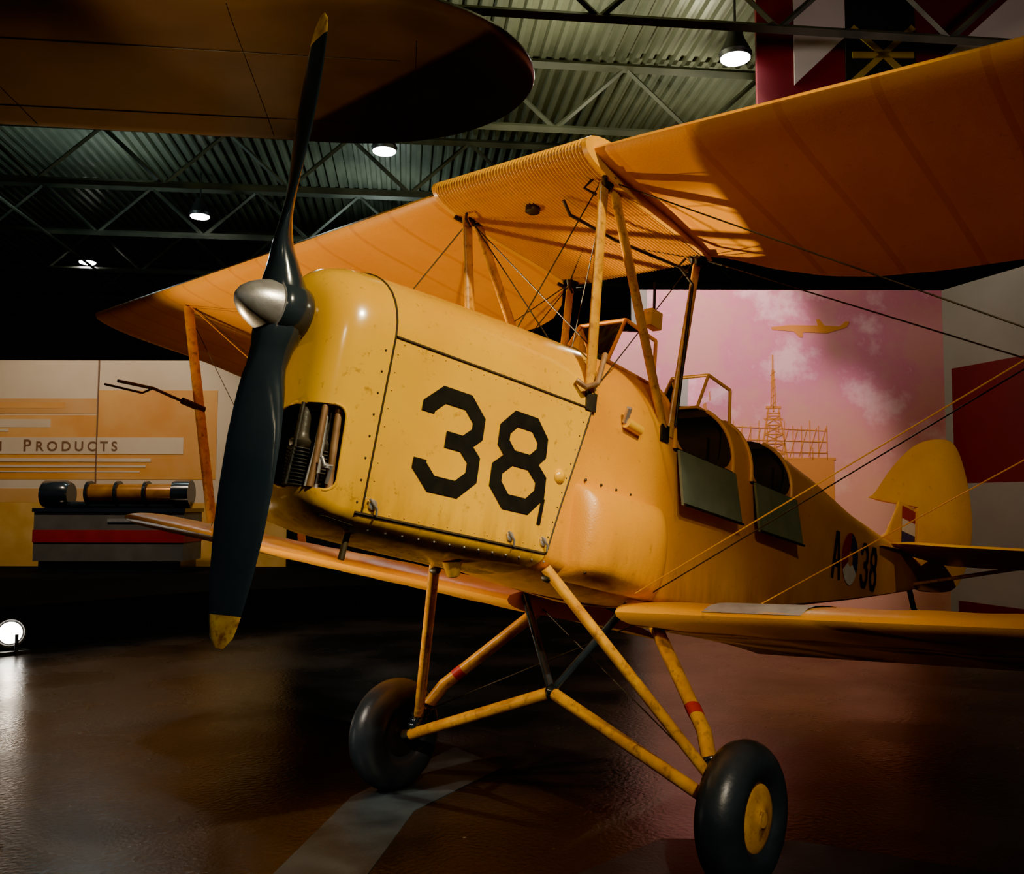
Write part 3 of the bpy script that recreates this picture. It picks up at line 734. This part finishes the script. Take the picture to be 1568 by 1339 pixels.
def floor_spot(p,tgt,beams,col,nm='floor_spotlight',soft=.04):
    m=MB();d=(Vector(tgt)-Vector(p)).normalized()
    m.lathe([(-.16,.05),(-.12,.09),(0,.12),(.02,.125),(.02,.108),(.0,.10)],(0,0,0),d,0,28);m.lathe([(.002,.09),(.008,.085)],(0,0,0),d,1,28)
    m.box((-.12,-.12,-p[2]),(.12,.12,-p[2]+.03),0);m.tube([(0,.13,-p[2]),(0,.13,.0)],.015,0);m.tube([(0,-.13,-p[2]),(0,-.13,.0)],.015,0)
    o=m.make(nm,[LH,LEF]);o.location=p
    for t_,en,size,blend in beams:
        dd=(Vector(t_)-Vector(p)).normalized()
        l=bpy.data.lights.new('spot','SPOT');l.energy=en;l.spot_size=radians(size);l.spot_blend=blend;l.color=col;l.shadow_soft_size=soft
        lo=bpy.data.objects.new('spot_light',l);C.objects.link(lo);lo.parent=o;lo.location=tuple(d*.05);lo.rotation_euler=dd.to_track_quat('-Z','Y').to_euler()
floor_spot((1.72,6.0,.17),(-1.0,-.5,1.6),[((-1,-.5,1.6),8,50,.5)],(1,.75,.5))
floor_spot((-.6,2.6,.25),(1.5,.9,2.7),[((1.5,.9,2.7),780,84,.35),((2.0,-.6,2.3),3000,15,.6)],(1,.76,.42))  # unseen lamp out of view; narrow second beam added for wing-root glare
# ---- display case with instrument
GC=mat('case_grey',(.11,.11,.115),(.085,.085,.09),4,.5)
dc=MB();dm=frame(12.4)
dc.box((-6.15,.50,-.35),(-4.22,1.16,.35),0);dc.box((-6.10,.356,-.3),(-4.27,.52,.3),1);dc.box((-6.16,.74,-.36),(-4.21,.90,.36),2)
dc.box((-5.2,1.0,-.365),(-4.3,1.04,.365),3);dc.box((-6.17,1.13,-.37),(-4.20,1.18,.37),1)
dc.lathe([(0,.17),(.02,.185),(.30,.185),(.36,.15)],(-6.2,1.36,0),(1,0,0),1,28);dc.lathe([(0,.12),(1.15,.12)],(-5.6,1.38,0),(1,0,0),4,24)
for k in range(4):dc.lathe([(0,.16),(.04,.16)],(-5.62+k*.38,1.38,0),(1,0,0),1,24)
dc.lathe([(0,.17),(.2,.17)],(-4.45,1.38,0),(1,0,0),1,24);dc.tube([(-6.1,1.22,0),(-4.25,1.22,0)],.05,1)
TUBE=mat('amber_tube',(.40,.17,.03),(.26,.10,.02),6,.25,metal=.3)
REDC=mat('cabinet_red_band',(.30,.014,.012),(.24,.012,.010),5,.5)
o=dc.make('display_cabinet',[GC,BLK,REDC,STEEL,TUBE]);o.matrix_world=dm

# ------------------------------------------------------------------ lights
def spot(name,p,tgt,en,col,size,blend=.6,soft=.15):
    l=bpy.data.lights.new(name,'SPOT');l.energy=en;l.color=col;l.spot_size=radians(size);l.spot_blend=blend;l.shadow_soft_size=soft
    o=bpy.data.objects.new(name,l);C.objects.link(o);o.location=p;lookat(o,tgt);return o
def W(u,d,z):return tuple(O2+F2*d+R2*u+Vector((0,0,z)))
spot('key_spot_port',(-.1,-4.5,5.25),(.6,0,1.75),3000,(1,.88,.56),26,.55,.06)
spot('fill_spot_port',(-4.5,-5.2,4.7),(2.2,-.3,1.35),1050,(1,.80,.48),25,.8,.2)
spot('added_undercarriage_fill',(-2.2,-4.3,4.6),(1.3,-.35,.55),1150,(1,.84,.62),21,.8,.08)  # added light without a fixture, brightening gear and near wheel
spot('tail_spot',W(3.2,4.6,5.2),(5.6,0,1.1),480,(1,.82,.52),32,.7,.08)
spot('wheel_spot',(-2.6,1.4,3.2),(1.3,.8,.35),900,(1,.84,.66),17,.8,.08)
spot('mural_wash',W(1.6,7.5,5.2),W(2.3,11,2.4),1500,(1,.80,.78),50,.35)
spot('banner_wash',W(-5.5,10,5.0),W(-5.9,13.3,1.7),820,(1,.78,.55),75)
spot('checker_wash',W(3.0,6.5,5.2),W(5.4,9.5,3.0),100,(1,.82,.78),80)
spot('upper_checker_wash',W(3.5,5.5,4.4),W(3.8,8.8,5.4),150,(1,.8,.78),80)
for u,d,z,en,col in ((.6,8.6,5.1,240,(1,.98,.62)),(-2.5,9.5,5.2,85,(.75,.87,.75)),(-5.5,12.5,5.2,90,(.6,.8,.8)),(-2,14,5.2,90,(.65,.82,.8)),(2.2,10.5,5.2,110,(1,.95,.65))):
    l=bpy.data.lights.new('ceiling_fill','POINT');l.energy=en;l.color=col;l.shadow_soft_size=.1  # added point lights without fixtures, brightening the ceiling
    o=bpy.data.objects.new('ceiling_fill',l);C.objects.link(o);o.location=W(u,d,z)
spot('overhead_cool',(1.0,5.5,5.6),(1.4,.3,0),1300,(.66,.82,1),46,.4,.06)
w=bpy.data.worlds.new('hall_ambient');bpy.context.scene.world=w;w.use_nodes=True
w.node_tree.nodes['Background'].inputs[0].default_value=(.42,.55,.72,1);w.node_tree.nodes['Background'].inputs[1].default_value=.13
# ------------------------------------------------------------------ camera
cd_=bpy.data.cameras.new('camera');cd_.sensor_width=36;cd_.lens=1428.92/1568*36;cd_.clip_end=100
co=bpy.data.objects.new('camera',cd_);C.objects.link(co)
ya,pt_,ro=radians(40.0734),radians(4.0064),radians(.1408)
d=Vector((cos(ya)*cos(pt_),sin(ya)*cos(pt_),sin(pt_)));r=Vector((sin(ya),-cos(ya),0));u_=r.cross(d)
r2=r*cos(ro)+u_*sin(ro);u2=u_*cos(ro)-r*sin(ro)
co.matrix_world=Matrix(((r2.x,u2.x,-d.x,-1.6232),(r2.y,u2.y,-d.y,-2.2832),(r2.z,u2.z,-d.z,1.2689),(0,0,0,1)))
bpy.context.scene.camera=co
